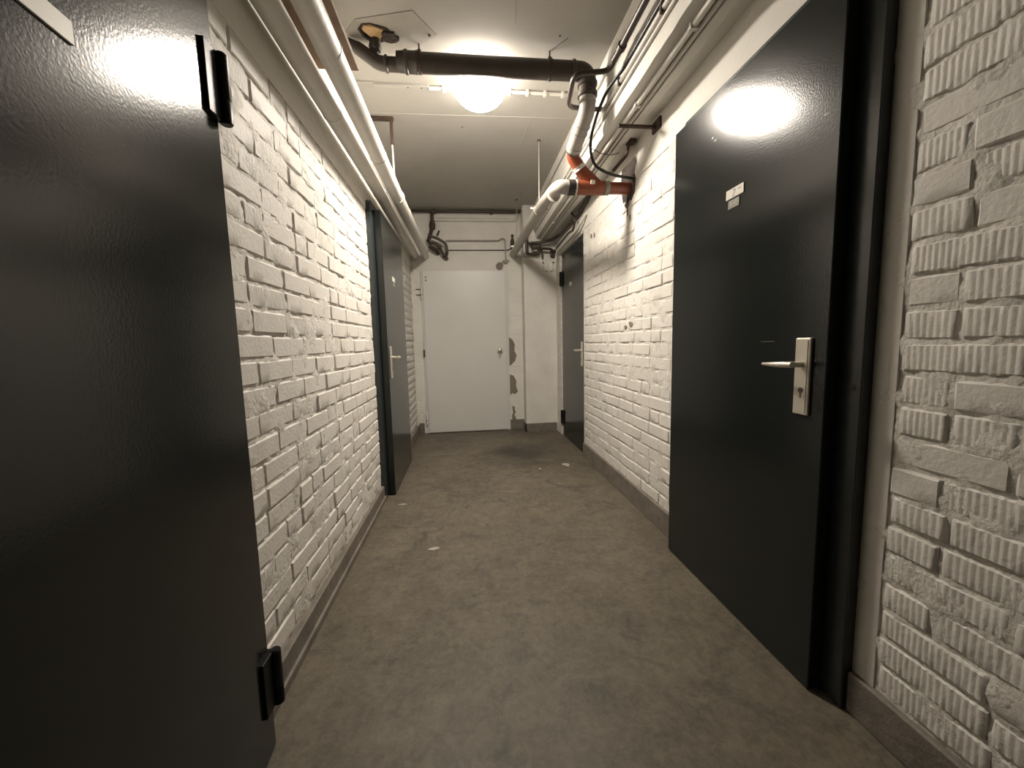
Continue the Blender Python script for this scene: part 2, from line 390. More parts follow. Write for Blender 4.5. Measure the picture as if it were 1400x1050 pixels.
n1 = lay(wall_left, -1, 1.135, 2.775, BZ_L, 0, NL, 0.12, 21)
lay(wall_left, -1, 3.74, 4.84, BZ_L, 0, NL, 0.0, 22, False)
lay(wall_left, -1, -1.6, 0.10, BZ_L, 0, NL, 0.3, 24, False)
n2 = lay(wall_right, 1, 1.86, 3.54, BZ_R, 0, NR - 1, 0.06, 23, True, lambda u, z: z > 1.80 and u > 2.72)
n3 = lay(wall_right, 1, 0.40, 0.868, BZ_R, 0, NR, 0.66, 25)
lay(wall_right, 1, -1.6, 0.385, BZ_R, 0, NR, 0.6, 26, False)
print('BRICKS', n1, n2, n3)

# scars and the broken-out opening on the right wall
bo = MB().prism([(2.46, 1.985), (2.50, 1.955), (2.53, 1.965), (2.57, 1.925), (2.60, 1.945), (2.64, 1.99), (2.66, 2.06), (2.67, 2.13), (2.66, 2.20), (2.45, 2.20), (2.44, 2.16), (2.46, 2.11), (2.44, 2.06), (2.455, 2.02)], FRW, -0.004, 0.002).build('broken_opening', 'breakout', wall_right)
bo['label'] = 'dark broken-out masonry around the drain pipe'
for (u, v_, ru, rv, sd) in ((2.55, 1.945, 0.012, 0.012, 2), (2.52, 1.86, 0.010, 0.014, 3), (2.50, 1.185, 0.032, 0.016, 4), (2.58, 1.165, 0.018, 0.010, 5), (2.565, 1.90, 0.007, 0.02, 8), (3.32, 1.95, 0.016, 0.016, 11), (3.24, 1.94, 0.01, 0.02, 12)):
    MB().prism(blob(u, v_, ru, rv, 10, 0.35, sd), FRW, -0.003, 0.0035).build('paint_scar', 'peeled', wall_right)

# ---- end wall, pilaster, wall behind the camera
FEW = lambda u, v_, d: V((u, YE - d, v_))
wall_end = MB().box(XL - 0.2, XR + 0.25, YE, YE + 0.12, 0, ZC + 0.05).build('wall_end', 'plaster')
tag(wall_end, 'cream painted end wall around the white door, paint flaking at its edge', 'wall', kind='structure')
for (poly) in ([(0.515, 1.145), (0.555, 1.12), (0.585, 1.06), (0.580, 0.98), (0.605, 0.925), (0.588, 0.86), (0.55, 0.82), (0.515, 0.79)],
               [(0.515, 0.69), (0.56, 0.675), (0.595, 0.61), (0.59, 0.54), (0.612, 0.47), (0.57, 0.44), (0.54, 0.455), (0.515, 0.43)],
               [(0.535, 0.295), (0.57, 0.285), (0.565, 0.255), (0.58, 0.215), (0.56, 0.185), (0.585, 0.14), (0.575, 0.07), (0.53, 0.06), (0.53, 0.18), (0.545, 0.21)]):
    MB().prism(poly, FEW, -0.002, 0.0025).build('peeled_patch', 'peeled', wall_end)
# faint brick courses on the narrow strips beside the white door, thick with paint
for row in range(24):
    for (a, b) in ((0.515, 0.665), (-0.615, -0.525)):
        z0 = 0.16 + row * COURSE
        MB().box(a + rnd.uniform(0, .012), b - rnd.uniform(0, .012), YE - 0.0022, YE + 0.01, z0 + 0.006, z0 + COURSE - 0.006).build('brick', 'plaster', wall_end, bevel=0.002)
PY = 4.655
pil = MB().box(0.685, XR + 0.1, PY, YE + 0.02, 0, ZC + 0.01).build('wall_pilaster', 'plaster', bevel=0.006)
tag(pil, 'plain cream plastered pier between the white door and the dark door', 'wall', kind='structure')
FPI = lambda u, v_, d: V((u, PY - d, v_))
for (u, v_, a, b) in ((0.915, 1.995, 0.008, 0.012), (1.035, 1.998, 0.014, 0.010), (0.955, 1.90, 0.010, 0.006), (1.01, 1.90, 0.010, 0.006), (1.03, 1.915, 0.006, 0.006)):
    MB().prism(blob(u, v_, a, b, 9, 0.3, int(u * 1000)), FPI, -0.002, 0.003).build('plug_scar', 'rust', pil)
ol = MB()
for (a, b, c, d) in ((0.915, 0.921, 1.90, 2.0), (0.975, 0.980, 1.91, 1.99), (1.03, 1.036, 1.90, 2.0), (0.915, 1.036, 1.895, 1.90)): ol.box(a, b, PY - 0.002, PY + 0.002, c, d)
ol.build('socket_outline', 'patchboard', pil)
back = MB().box(XL - 0.2, XR + 0.25, YB - 0.12, YB, 0, ZC + 0.05).build('wall_back', 'plaster')
tag(back, 'plain plastered wall closing the corridor behind', 'wall', kind='structure')

# ---- concrete beam along the right wall, under the ceiling
BX, BZ = 0.828, 2.275
r5 = random.Random(5); bm_ = MB(); ys = [YB + 0.01 + (PY + 0.02 - YB) * i / 180 for i in range(181)]; vs_ = []; fs_ = []
for y in ys:
    j1 = 0.006 * noise.noise(V((0, y * 7, 3))) + 0.007 * noise.noise(V((0, y * 31, 5)))
    vs_ += [(BX - 0.012, y, ZC + 0.01), (BX + 0.002, y, BZ + 0.03 + j1), (BX + 0.012, y, BZ + j1), (BX + 0.03, y, BZ), (XR + 0.03, y, BZ + 0.004), (XR + 0.03, y, ZC + 0.01)]
for i in range(180):
    for k in range(6):
        k2 = (k + 1) % 6; fs_.append((i * 6 + k, i * 6 + k2, (i + 1) * 6 + k2, (i + 1) * 6 + k))
fs_.append(tuple(range(6))); fs_.append(tuple(180 * 6 + k for k in range(5, -1, -1)))
beam = bm_.add(vs_, fs_).build('trim_1', 'plaster', smooth=True, angle=25)
tag(beam, 'cream painted concrete beam with a crumbling lower edge, along the ceiling', 'beam', kind='structure')

# ---- skirtings
def skirt(name, boxes, label):
    s_ = MB()
    for b in boxes: s_.box(*b)
    return tag(s_.build(name, 'skirting', bevel=0.004), label, 'baseboard', kind='structure')
skirt('baseboard_left', [(XL - 0.02, XL + 0.018, 1.06, 2.775, 0, 0.098), (XL - 0.02, XL + 0.028, 1.06, 2.775, 0, 0.03), (XL - 0.02, XL + 0.018, 3.715, YE - 0.002, 0, 0.10), (XL - 0.02, XL + 0.018, YB + 0.01, 0.1, 0, 0.1)], 'grey-brown cement skirting along the foot of the brick wall by the dark doors')
skirt('baseboard_right', [(XR - 0.014, XR + 0.02, 1.85, D3A - 0.002, 0, 0.132), (XR - 0.014, XR + 0.02, YB + 0.01, 0.93, 0, 0.12)], 'grey-brown cement skirting along the foot of the ribbed brick wall')
skirt('baseboard_end', [(XL + 0.018, -0.545, YE - 0.018, YE + 0.01, 0, 0.13), (0.508, 0.684, YE - 0.018, YE + 0.01, 0, 0.125), (0.67, 1.055, PY - 0.016, PY + 0.02, 0, 0.105), (0.67, 0.688, PY - 0.016, YE - 0.018, 0, 0.105)], 'grey-brown skirting across the end of the corridor beside the white door')

# ------------------------------------------------------------------ doors
def side_door(name, side, wall_x, face, y0, y1, top, label, handle=True, frame_proud=0.028, frame_w=0.066, sign=None, hinges=(1.60, 0.13), flush=False, ajar=0.0):
    """side = -1 left wall, +1 right wall; hinges at the far jamb (y1), lock at the near jamb (y0)"""
    root = thing(name, (face, (y0 + y1) / 2, 0), label, 'door', kind='structure')
    sg = -side                                   # direction into the corridor
    X = lambda d: face + sg * d                  # d measured proud of the leaf face
    def bx(mb, d0, d1, a, b, c, d):
        xs = sorted((X(d0), X(d1))); return mb.box(xs[0], xs[1], a, b, c, d)
    depth = abs(wall_x - face)
    if frame_proud:
        fo, fi = top + 0.05, top - 0.03; rr = 0.03; oy0, oy1 = y0 - frame_w, y1 + 0.02
        outer = [(oy0, 0.0), (oy0, fo - rr)] + [(oy0 + rr - rr * math.cos(t * math.pi / 8), fo - rr + rr * math.sin(t * math.pi / 8)) for t in range(1, 5)] + [(oy1 - rr, fo), (oy1, fo - rr), (oy1, 0.0), (y1 - 0.03, 0.0), (y1 - 0.03, fi), (y0 + 0.02, fi), (y0 + 0.02, 0.0)]
        fx0, fx1 = wall_x - sg * 0.02, wall_x + sg * frame_proud
        MB().prism(outer, lambda u, v_, d: V((fx0 + (fx1 - fx0) * d, u, v_)), 0, 1).build('frame', 'frame', root, bevel=0.004)
        inner = depth - frame_proud
    else:
        inner = 0.035
        MB().box(min(wall_x + side * 0.005, wall_x + side * 0.07), max(wall_x + side * 0.005, wall_x + side * 0.07), y0 - 0.045, y0 - 0.002, 0, top + 0.02).build('frame', 'frame', root)
    leaf = MB(); xs = sorted((X(0), X(-inner))); leaf.box(xs[0], xs[1], y0, y1, 0.006, top)
    leaf = leaf.build('leaf', 'door', root, bevel=0.003)
    for zz in hinges:
        hp = MB(); pd = -0.016 if flush else 0.014
        if not flush: bx(hp, -0.004, 0.012, y1 - 0.052, y1 + 0.004, zz, zz + 0.150)
        bx(hp, -0.034 if flush else -0.02, -0.012 if flush else 0.012, y1 - 0.006, y1 + (0.010 if flush else 0.018), zz + 0.012, zz + 0.145)
        h = hp.build('hinge', 'black', root, bevel=0.002)
        MB().rings((X(pd), y1 + (0.001 if flush else 0.006), zz - 0.004), (0, 0, 1), [(0, 0.011), (0.003, 0.014), (0.05, 0.014), (0.052, 0.0125), (0.055, 0.014), (0.152, 0.014), (0.156, 0.010)], 16).build('hinge_pin', 'black', h, smooth=True)
    if handle:
        hy = y0 + 0.073
        e = MB(); bx(e, -0.001, 0.009, hy - 0.027, hy + 0.027, 0.842, 1.072)
        e = e.build('escutcheon', 'alu', root, bevel=0.004)
        bx(MB(), 0.0085, 0.0105, hy - 0.019, hy - 0.013, 0.85, 1.064).build('ridge', 'alu', e)
        MB().rings((X(0.007), hy, 0.916), (sg, 0, 0), [(0, 0.0085), (0.003, 0.0085)], 16).build('keyhole', 'ink', e)
        bx(MB(), 0.007, 0.0098, hy - 0.0025, hy + 0.0025, 0.893, 0.912).build('keyhole', 'smallplate', e)
        lv = MB()
        lv.tube([(X(0.004), hy, 0.993), (X(0.052), hy, 0.993)], 0.009, 14)
        # flat tapering lever blade
        sec = [(0.0, 0.013, 0.0095), (0.03, 0.012, 0.010), (0.055, 0.013, 0.0085), (0.085, 0.011, 0.0065), (0.118, 0.006, 0.0045)]
        vs_ = []; fs_ = []
        for (t, hx, hz) in sec:
            cx = 0.048 + 0.010 * math.sin(t / 0.118 * math.pi); cz = 0.993 - 0.002 * (t / 0.118)
            for k in range(8):
                a = 2 * math.pi * k / 8 + 0.39; vs_.append((X(cx + hx * 0.8 * math.cos(a)), hy - 0.010 + t, cz + hz * math.sin(a)))
        for i in range(len(sec) - 1):
            for k in range(8):
                k2 = (k + 1) % 8; fs_.append((i * 8 + k, i * 8 + k2, (i + 1) * 8 + k2, (i + 1) * 8 + k))
        fs_ += [tuple(range(8)), tuple((len(sec) - 1) * 8 + k for k in range(8))]
        lv.add(vs_, fs_).build('lever_handle', 'alu', root, smooth=True, angle=50)
    if sign:
        (sy0, sy1, sz0, sz1, small) = sign
        s_ = bx(MB(), -0.001, 0.003, sy0, sy1, sz0, sz1).build('label_plate', 'plate', root, bevel=0.0008)
        s_['label'] = 'cream label plate'
        if small:
            q = bx(MB(), -0.001, 0.0028, sy0 + 0.022, sy1 - 0.014, sz0 - 0.036, sz0 - 0.006).build('small_plate', 'smallplate', root); q['label'] = 'small grey plate'
    if ajar:
        hp0 = V((X(0.0), y1, 0)) - root.location
        T = Matrix.Translation(hp0) @ Matrix.Rotation(ajar, 4, 'Z') @ Matrix.Translation(-hp0)
        for c in root.children:
            if not c.name.startswith(('frame', 'hinge')): c.matrix_local = T
    return root, X, bx, leaf

d1, X1, bx1, _ = side_door('door_1', -1, XL, -0.553, 0.16, 1.042, 2.0, 'dark green steel door standing slightly ajar, with chunky black hinges and one cream plate', sign=(0.548, 0.653, 1.4965, 1.528, False), hinges=(1.60, 0.125), ajar=0.07)
d2, X2, bx2, _ = side_door('door_2', -1, XL, -0.547, 2.842, 3.70, 1.985, 'dark grey-green steel door in a blue-green frame under the white pipes', sign=(3.16, 3.255, 1.565, 1.60, True), hinges=(1.775, 0.21), flush=True)
d3, X3, bx3, _ = side_door('door_3', 1, XR, XR + 0.016, 3.572, 4.425, 2.03, 'dark steel door set flush in the brick wall beside the cream pier', frame_proud=0, sign=(4.02, 4.10, 1.65, 1.685, False), hinges=(1.70, 0.14))
d4, X4, bx4, leaf4 = side_door('door_4', 1, XR, 0.995, 0.997, 1.842, 2.018, 'dark green glossy steel door with two small plates and long pale handle plate', sign=(1.361, 1.457, 1.590, 1.6245, True), hinges=(1.67, 0.235), flush=True)
# writing on the cream plate: a thin 7 and a short dash; scratches on the leaf
num = MB()
bx4(num, 0.003, 0.0036, 1.405, 1.420, 1.6165, 1.6185); bx4(num, 0.003, 0.0036, 1.405, 1.407, 1.611, 1.618)
num.prism([(1.4065, 1.613), (1.4085, 1.613), (1.4185, 1.596), (1.4165, 1.596)], lambda u, v_, d: V((X4(d), u, v_)), 0.003, 0.0036)
bx4(num, 0.003, 0.0036, 1.413, 1.423, 1.5955, 1.597)
bx4(num, 0.003, 0.0036, 1.376, 1.391, 1.6115, 1.6135)
pl4 = [c for c in d4.children if c.name.startswith('label_plate')][0]
num.build('printed_number', 'ink', pl4)
for (a, b, c, d_) in ((1.035, 1.050, 1.675, 1.678), (1.19, 1.25, 1.061, 1.0622), (1.55, 1.56, 1.86, 1.868), (1.53, 1.545, 1.845, 1.85)):
    bx4(MB(), -0.0005, 0.0004, a, b, c, d_).build('scratch', 'smallplate', leaf4)
MB().rings((X4(-0.044), 0.955, 0.935), (-1, 0, 0), [(0, 0.008), (0.003, 0.008)], 10).build('screw', 'rust', d4)

# white door in the end wall
r5_ = thing('door_5', (0, YE, 0), 'white enamelled steel door in the end wall with a round knob', 'door', kind='structure')
MB().box(-0.512, 0.508, YE - 0.022, YE + 0.01, 0, 1.945).build('frame', 'whitedoor', r5_, bevel=0.003)
lf = MB().box(-0.488, 0.480, YE - 0.040, YE - 0.020, 0.012, 1.935).build('leaf', 'whitedoor', r5_, bevel=0.003)
kn = MB().rings((0.393, YE - 0.039, 0.995), (0, -1, 0), [(0, 0.012), (0.018, 0.010), (0.024, 0.020), (0.034, 0.027), (0.046, 0.026), (0.055, 0.018), (0.058, 0.004)], 24).build('knob', 'alu', r5_, smooth=True)
cy = MB().prism([(0.393 + 0.014 * math.cos(t * math.pi / 6), 0.915 + 0.03 * math.sin(t * math.pi / 6)) for t in range(12)], FEW, 0.039, 0.045).build('lock_rosette', 'alu', r5_)
MB().rings((0.393, YE - 0.044, 0.922), (0, -1, 0), [(0, 0.0065), (0.003, 0.0065)], 12).build('key_cylinder', 'ink', cy)
for (zz) in (1.61, 0.11):
    h = MB().rings((-0.508, YE - 0.034, zz), (0, 0, 1), [(0, 0.006), (0.004, 0.010), (0.150, 0.010), (0.155, 0.006)], 14).build('hinge', 'pipewhite', r5_, smooth=True)
    MB().rings((-0.508, YE - 0.034, zz + 0.05), (0, 0, 1), [(0, 0.0112), (0.006, 0.0112)], 14).build('hinge_ring', 'rust', h)
    if zz > 1:
        MB().box(-0.575, -0.51, YE - 0.012, YE - 0.002, zz + 0.115, zz + 0.123).build('strap', 'rust', h); MB().box(-0.575, -0.51, YE - 0.012, YE - 0.002, zz + 0.05, zz + 0.058).build('strap', 'rust', h)
MB().box(-0.517, -0.500, YE - 0.03, YE - 0.01, 0.93, 1.02).build('latch_keep', 'rust', r5_)
for zz in (1.862, 1.828): MB().rings((-0.452, YE - 0.0395, zz), (0, -1, 0), [(0, 0.010), (0.002, 0.009)], 12).build('screw_hole', 'ink', r5_)

# ------------------------------------------------------------------ lamp on the ceiling
CY = 2.60
lamp = thing('ceiling_lamp', (LX, LY, ZC), 'round opal glass ceiling lamp, lit, behind the dark crossing pipe', 'lamp')
MB().rings((LX, LY, ZC + 0.002), (0, 0, -1), [(0, 0.112), (0.022, 0.112), (0.030, 0.104), (0.038, 0.100)], 40).build('lamp_base', 'pipewhite', lamp, smooth=True, angle=35)
MB().rings((LX, LY, ZC - 0.030), (0, 0, -1), [(0.0, 0.098), (0.004, 0.118), (0.012, 0.137), (0.024, 0.150), (0.040, 0.1555), (0.060, 0.152), (0.082, 0.141), (0.100, 0.126), (0.110, 0.115)], 48).build('glass_shoulder', 'dimglow', lamp, smooth=True, angle=80)
MB().rings((LX, LY, ZC - 0.030), (0, 0, -1), [(0.108, 0.117), (0.110, 0.1155), (0.124, 0.096), (0.138, 0.066), (0.147, 0.034), (0.150, 0.002)], 48).build('glass_globe', 'glow', lamp, smooth=True, angle=80)

# surface conduit either side of the lamp
def conduit_run(x0, x1, label):
    t = thing('electrical_conduit', ((x0 + x1) / 2, CY + 0.012, ZC), label, 'conduit')
    MB().tube([(x0, CY + 0.012, ZC - 0.014), (x1, CY + 0.012, ZC - 0.014)], 0.0105, 10).build('conduit', 'pipewhite', t, smooth=True)
    n = max(1, round((x1 - x0) / 0.12))
    for i in range(n):
        x = x0 + (x1 - x0) * (i + 0.6) / n
        MB().box(x - 0.010, x + 0.010, CY - 0.002, CY + 0.026, ZC - 0.030, ZC + 0.001).build('clip', 'pipewhite', t, bevel=0.003)
    return t
conduit_run(-0.175, 0.118, 'short white ceiling conduit joining the lamp on the patch-board side')
conduit_run(0.136, 0.70, 'white ceiling conduit joining the lamp on the concrete beam side')
t = thing('ceiling_batten', (-0.39, CY + 0.012, ZC), 'flat white painted batten on the ceiling ending at the insulated pipes', 'batten')
MB().box(-0.50, -0.175, CY - 0.004, CY + 0.028, ZC - 0.016, ZC + 0.001).build('strip', 'ceiling', t, bevel=0.003)
MB().box(-0.60, -0.50, CY - 0.010, CY + 0.012, ZC - 0.010, ZC + 0.001).build('strip_end', 'ceiling', t, bevel=0.003)
for x in (-0.30, -0.22): MB().rings((x, CY + 0.01, ZC - 0.015), (0, 0, -1), [(0, 0.005), (0.003, 0.004)], 8).build('screw', 'rust', t)

# ------------------------------------------------------------------ dark drain pipe crossing below the ceiling
PYD, PZD, PRD = 2.27, 2.545, 0.0475
dp = thing('drain_pipe', (0.18, PYD, PZD), 'thick dark brown drain pipe crossing under the ceiling in front of the lamp', 'pipe')
MB().tube([(-0.235, PYD, PZD), (0.62, PYD, PZD)], PRD, 28).build('pipe', 'darkpipe', dp, smooth=True)
MB().rings((-0.312, PYD, PZD), (1, 0, 0), [(0, 0.036), (0.002, 0.046), (0.030, 0.048), (0.040, 0.050), (0.044, 0.055), (0.056, 0.055), (0.060, 0.050), (0.095, 0.050), (0.099, 0.052), (0.106, 0.052), (0.108, 0.048)], 28).build('reducer', 'darkpipe', dp, smooth=True, angle=35)
MB().rings((-0.385, PYD, PZD - 0.014), (1, 0, 0), [(0, 0.033), (0.012, 0.034), (0.016, 0.040), (0.026, 0.040), (0.030, 0.034), (0.08, 0.034)], 24).build('small_pipe', 'darkpipe', dp, smooth=True, angle=35)
MB().tube([(-0.362, PYD, PZD - 0.014), (-0.405, PYD, PZD - 0.012), (-0.455, PYD - 0.005, PZD + 0.018), (-0.505, PYD - 0.012, PZD + 0.048)], [0.034, 0.031], 22, 0.03).build('elbow', 'darkpipe', dp, smooth=True)
MB().tube([(-0.500, PYD - 0.011, PZD + 0.045), (-0.548, PYD - 0.02, PZD + 0.074)], [0.031, 0.016], 20).build('end_plug', 'darkpipe', dp, smooth=True)
MB().tube([(-0.436, PYD - 0.003, PZD + 0.012), (-0.416, PYD - 0.006, PZD + 0.06), (-0.408, PYD - 0.012, PZD + 0.11)], 0.025, 20, 0.03).build('branch', 'darkpipe', dp, smooth=True)
MB().rings((-0.421, PYD - 0.005, PZD + 0.047), (0.30, -0.08, 0.80), [(0, 0.028), (0.003, 0.031), (0.028, 0.031), (0.031, 0.028)], 20).build('collar', 'darkpipe', dp, smooth=True, angle=35)
MB().tube([(0.60, PYD, PZD), (0.708, PYD, PZD), (0.708, PYD, PZD - 0.135)], 0.0475, 26, 0.07, seg=10).build('elbow', 'darkpipe', dp, smooth=True)
MB().rings((0.618, PYD, PZD), (1, 0, 0), [(0, 0.048), (0.004, 0.0535), (0.016, 0.0535), (0.020, 0.049)], 28).build('collar', 'darkpipe', dp, smooth=True, angle=35)
for zz in (PZD - 0.078, PZD - 0.132): MB().rings((0.708, PYD, zz), (0, 0, 1), [(0, 0.048), (0.004, 0.054), (0.020, 0.054), (0.024, 0.049)], 28).build('collar', 'darkpipe', dp, smooth=True, angle=35)
for x in (-0.195, 0.499):
    h = MB().rings((x - 0.009, PYD, PZD), (1, 0, 0), [(0, 0.0478), (0.0005, 0.0505), (0.0175, 0.0505), (0.018, 0.0478)], 28).build('hanger_band', 'rust', dp, smooth=True, angle=35)
    MB().tube([(x, PYD, PZD + 0.046), (x, PYD, ZC + 0.004)], 0.0042, 8).build('hanger_rod', 'rust', h, smooth=True)
    MB().box(x - 0.009, x + 0.009, PYD - 0.009, PYD + 0.009, PZD + 0.047, PZD + 0.062).build('hanger_nut', 'rust', h)
MB().tube([(0.499, PYD - 0.002, ZC - 0.002), (0.575, PYD - 0.10, ZC - 0.002)], 0.0015, 6).build('tie_wire', 'rust', dp)

# ------------------------------------------------------------------ grey and orange-brown waste pipe
wp = thing('waste_pipe', (0.70, 2.5, 2.05), 'grey plastic waste pipe with orange-brown branch fitting entering the brick wall', 'pipe')
G = [(0.708, PYD, 2.425), (0.708, PYD, 2.345), (0.690, 2.40, 2.270), (0.684, 2.475, 2.232)]
MB().tube(G, 0.0445, 26, 0.06, seg=8).build('grey_bend', 'greypipe', wp, smooth=True)
def dirn(a, b): return (V(b) - V(a)).normalized()
d_ = dirn(G[2], G[3])
for k, (pt, dd) in enumerate((((0.7085, PYD, 2.395), (0, 0, -1)), ((0.700, 2.335, 2.308), dirn(G[1], G[2])), ((0.6945, 2.372, 2.286), dirn(G[1], G[2])), ((0.686, 2.45, 2.244), d_))):
    MB().rings(pt, dd, [(0, 0.0445), (0.0015, 0.0475), (0.008, 0.0475), (0.0095, 0.0445)], 26).build('socket_rim', 'greypipe', wp, smooth=True, angle=35)
R1 = [(0.686, 2.462, 2.240), (0.684, 2.50, 2.208), (0.745, 2.52, 2.130), (0.850, 2.53, 2.046)]
MB().tube(R1, 0.0385, 24, 0.035, seg=6).build('branch', 'red', wp, smooth=True)
MB().rings((0.685, 2.470, 2.234), d_, [(0, 0.040), (0.002, 0.044), (0.020, 0.044), (0.022, 0.040)], 24).build('socket_rim', 'darkpipe', wp, smooth=True, angle=35)
bd = dirn(R1[2], R1[3])
MB().rings(V((0.722, 2.514, 2.157)), dirn(R1[1], R1[2]), [(0, 0.0385), (0.0005, 0.0425), (0.016, 0.0425), (0.018, 0.0445), (0.022, 0.0445), (0.0225, 0.0385)], 24).build('clamp_band', 'chrome', wp, smooth=True, angle=35)
RZ = 2.036; RY = 2.53
MB().tube([(0.690, RY, RZ), (XR + 0.03, RY, RZ)], 0.0365, 24).build('wye_body', 'red', wp, smooth=True)
MB().rings((0.690, RY, RZ), (1, 0, 0), [(0, 0.037), (0.002, 0.043), (0.20, 0.043), (0.203, 0.037)], 26).build('wye_socket', 'red', wp, smooth=True, angle=35)
MB().rings((0.893, RY, RZ), (1, 0, 0), [(0, 0.0365), (0.0015, 0.0425), (0.030, 0.0425), (0.0315, 0.0365)], 26).build('pale_band', 'smallplate', wp, smooth=True, angle=35)
MB().rings((0.706, RY, RZ), (1, 0, 0), [(0, 0.043), (0.001, 0.0455), (0.009, 0.0455), (0.010, 0.043)], 26).build('sealing_rim', 'plate', wp, smooth=True, angle=35)
MB().box(0.795, 0.822, RY - 0.0465, RY - 0.038, RZ + 0.006, RZ + 0.030).build('sticker', 'plate', wp, bevel=0.002)
MB().rings((0.660, RY, RZ), (1, 0, 0), [(0, 0.041), (0.002, 0.046), (0.044, 0.046), (0.046, 0.041)], 26).build('rubber_sleeve', 'rubber', wp, smooth=True, angle=35)
E_ = [(0.675, RY, RZ), (0.612, RY, RZ + 0.002), (0.612, 2.66, RZ + 0.034), (0.607, 3.10, 2.116), (0.60, 3.70, 2.124), (0.585, YE + 0.01, 2.132)]
MB().tube(E_[:4], 0.0425, 26, 0.075, seg=12).build('grey_elbow', 'greypipe', wp, smooth=True)
MB().tube(E_[3:], 0.0425, 26, 0.0).build('grey_run', 'greypipe', wp, smooth=True)
for (y, n_) in ((2.70, 0), (3.20, 1), (4.48, 1)):
    x = 0.606 - (y - 3.1) * 0.012; z = 2.117 + (y - 3.1) * 0.010 if y > 3 else 2.052
    h = MB().rings((x, y, z), (0, 1, 0.02), [(0, 0.0425), (0.0008, 0.0455), (0.012, 0.0455), (0.0128, 0.0425)], 26).build('hanger_band' if n_ else 'socket_rim', 'greypipe', wp, smooth=True, angle=35)
    if n_:
        MB().box(x - 0.066, x - 0.040, y, y + 0.012, z + 0.002, z + 0.018).build('band_lug', 'chrome', h, bevel=0.002); MB().box(x + 0.040, x + 0.066, y, y + 0.012, z + 0.002, z + 0.018).build('band_lug', 'rust', h, bevel=0.002)
        MB().tube([(x, y + 0.006, z + 0.044), (x + 0.006, y + 0.006, ZC + 0.004)], 0.0034, 8).build('hanger_rod', 'greypipe', h)
        MB().box(x - 0.006, x + 0.018, y - 0.004, y + 0.016, ZC - 0.006, ZC + 0.001).build('rod_plate', 'rust', h)

# ------------------------------------------------------------------ dark heating pipe with the square loop
LOOP_A, LOOP_B = (0.612, 2.325, 2.392), (0.72, 2.348, 2.400)
hp = thing('heating_pipe', (0.77, 1.5, 2.455), 'thin dark pipe along the beam that ends in a square loop by the drain elbow', 'pipe')
MB().tube([(0.772, YB + 0.01, 2.468), (0.772, 1.945, 2.452), (0.768, 2.03, 2.45)], 0.0155, 14, 0.03).build('pipe', 'copper', hp, smooth=True)
MB().rings((0.772, 1.925, 2.4525), (0, 1, -0.01), [(0, 0.016), (0.002, 0.0215), (0.030, 0.0215), (0.032, 0.016)], 14).build('union_nut', 'copper', hp, smooth=True, angle=35)
MB().tube([(0.772, 1.95, 2.452), (0.772, 2.10, 2.445), (0.588, 2.11, 2.430), LOOP_A, LOOP_B, (0.835, 2.352, 2.402)], 0.0128, 14, 0.05, seg=7).build('loop', 'copper', hp, smooth=True)

# ------------------------------------------------------------------ cables and conduits on the beam
def run(name, pts, r, m_, label, cat, fillet=0.03, clips=(), group=None, cm='rust', n=10):
    mid = V(pts[len(pts) // 2]); t_ = thing(name, mid, label, cat, group)
    MB().tube(pts, r, n, fillet).build(name.split('_')[-1], m_, t_, smooth=True)
    for (p, sx, sy, sz) in clips:
        MB().box(p[0] - sx, p[0] + sx, p[1] - sy, p[1] + sy, p[2] - sz, p[2] + sz).build('clip', cm, t_, bevel=0.002)
    return t_
run('black_cable', [(0.812, YB + 0.01, 2.408), (0.812, 2.02, 2.405), (0.783, 2.16, 2.395), (0.778, 2.30, 2.36), (0.775, 2.40, 2.30), (0.768, 2.42, 2.215), (0.80, 2.44, 2.135), (0.86, 2.45, 2.105), (0.935, 2.46, 2.085), (XR - 0.004, 2.47, 2.075)], 0.0085, 'cable', 'black cable sagging off the beam to the orange-brown branch fitting', 'cable', 0.05)
run('upper_conduit', [(0.815, YB + 0.01, 2.372), (0.815, PY + 0.01, 2.372)], 0.012, 'pipewhite', 'upper white conduit on the side of the concrete beam', 'conduit', 0, [((0.815, y, 2.372), 0.015, 0.008, 0.018) for y in (0.9, 1.62, 2.06, 2.9, 3.7)])
run('lower_conduit', [(0.821, YB + 0.01, 2.343), (0.821, PY + 0.01, 2.343)], 0.009, 'pipewhite', 'lower thin white conduit on the side of the concrete beam', 'conduit', 0)
run('white_cable', [(0.800, YB + 0.01, 2.54), (0.806, 1.2, 2.535), (0.808, 2.9, 2.55), (0.806, PY + 0.01, 2.55)], 0.007, 'pipewhite', 'white painted cable high on the side of the concrete beam', 'cable', 0.1)
run('outer_conduit', [(0.900, YB + 0.01, BZ - 0.010), (0.900, PY + 0.01, BZ - 0.010)], 0.0125, 'pipewhite', 'white conduit under the beam nearer its crumbling edge', 'conduit', 0, [((0.900, y, BZ - 0.010), 0.016, 0.010, 0.016) for y in (0.95, 1.55, 2.05, 3.2, 4.0)], cm='plaster')
run('inner_conduit', [(0.935, YB + 0.01, BZ - 0.008), (0.935, PY + 0.01, BZ - 0.008)], 0.009, 'pipewhite', 'thinner white conduit under the beam nearer the brick wall', 'conduit', 0)
t = thing('cable_trunking', (0.975, 1.0, BZ), 'flat white cable trunking under the beam above the glossy door', 'trunking')
MB().box(0.952, 0.998, YB + 0.01, PY - 0.02, BZ - 0.016, BZ + 0.002).build('trunking', 'plaster', t, bevel=0.003)
t = thing('steel_bracket', (1.0, 2.165, 2.22), 'rusty flat steel bracket bar sticking out under the beam from the wall', 'bracket')
MB().box(0.845, XR + 0.01, 2.158, 2.172, 2.210, 2.226).build('bar', 'rust', t, bevel=0.001)
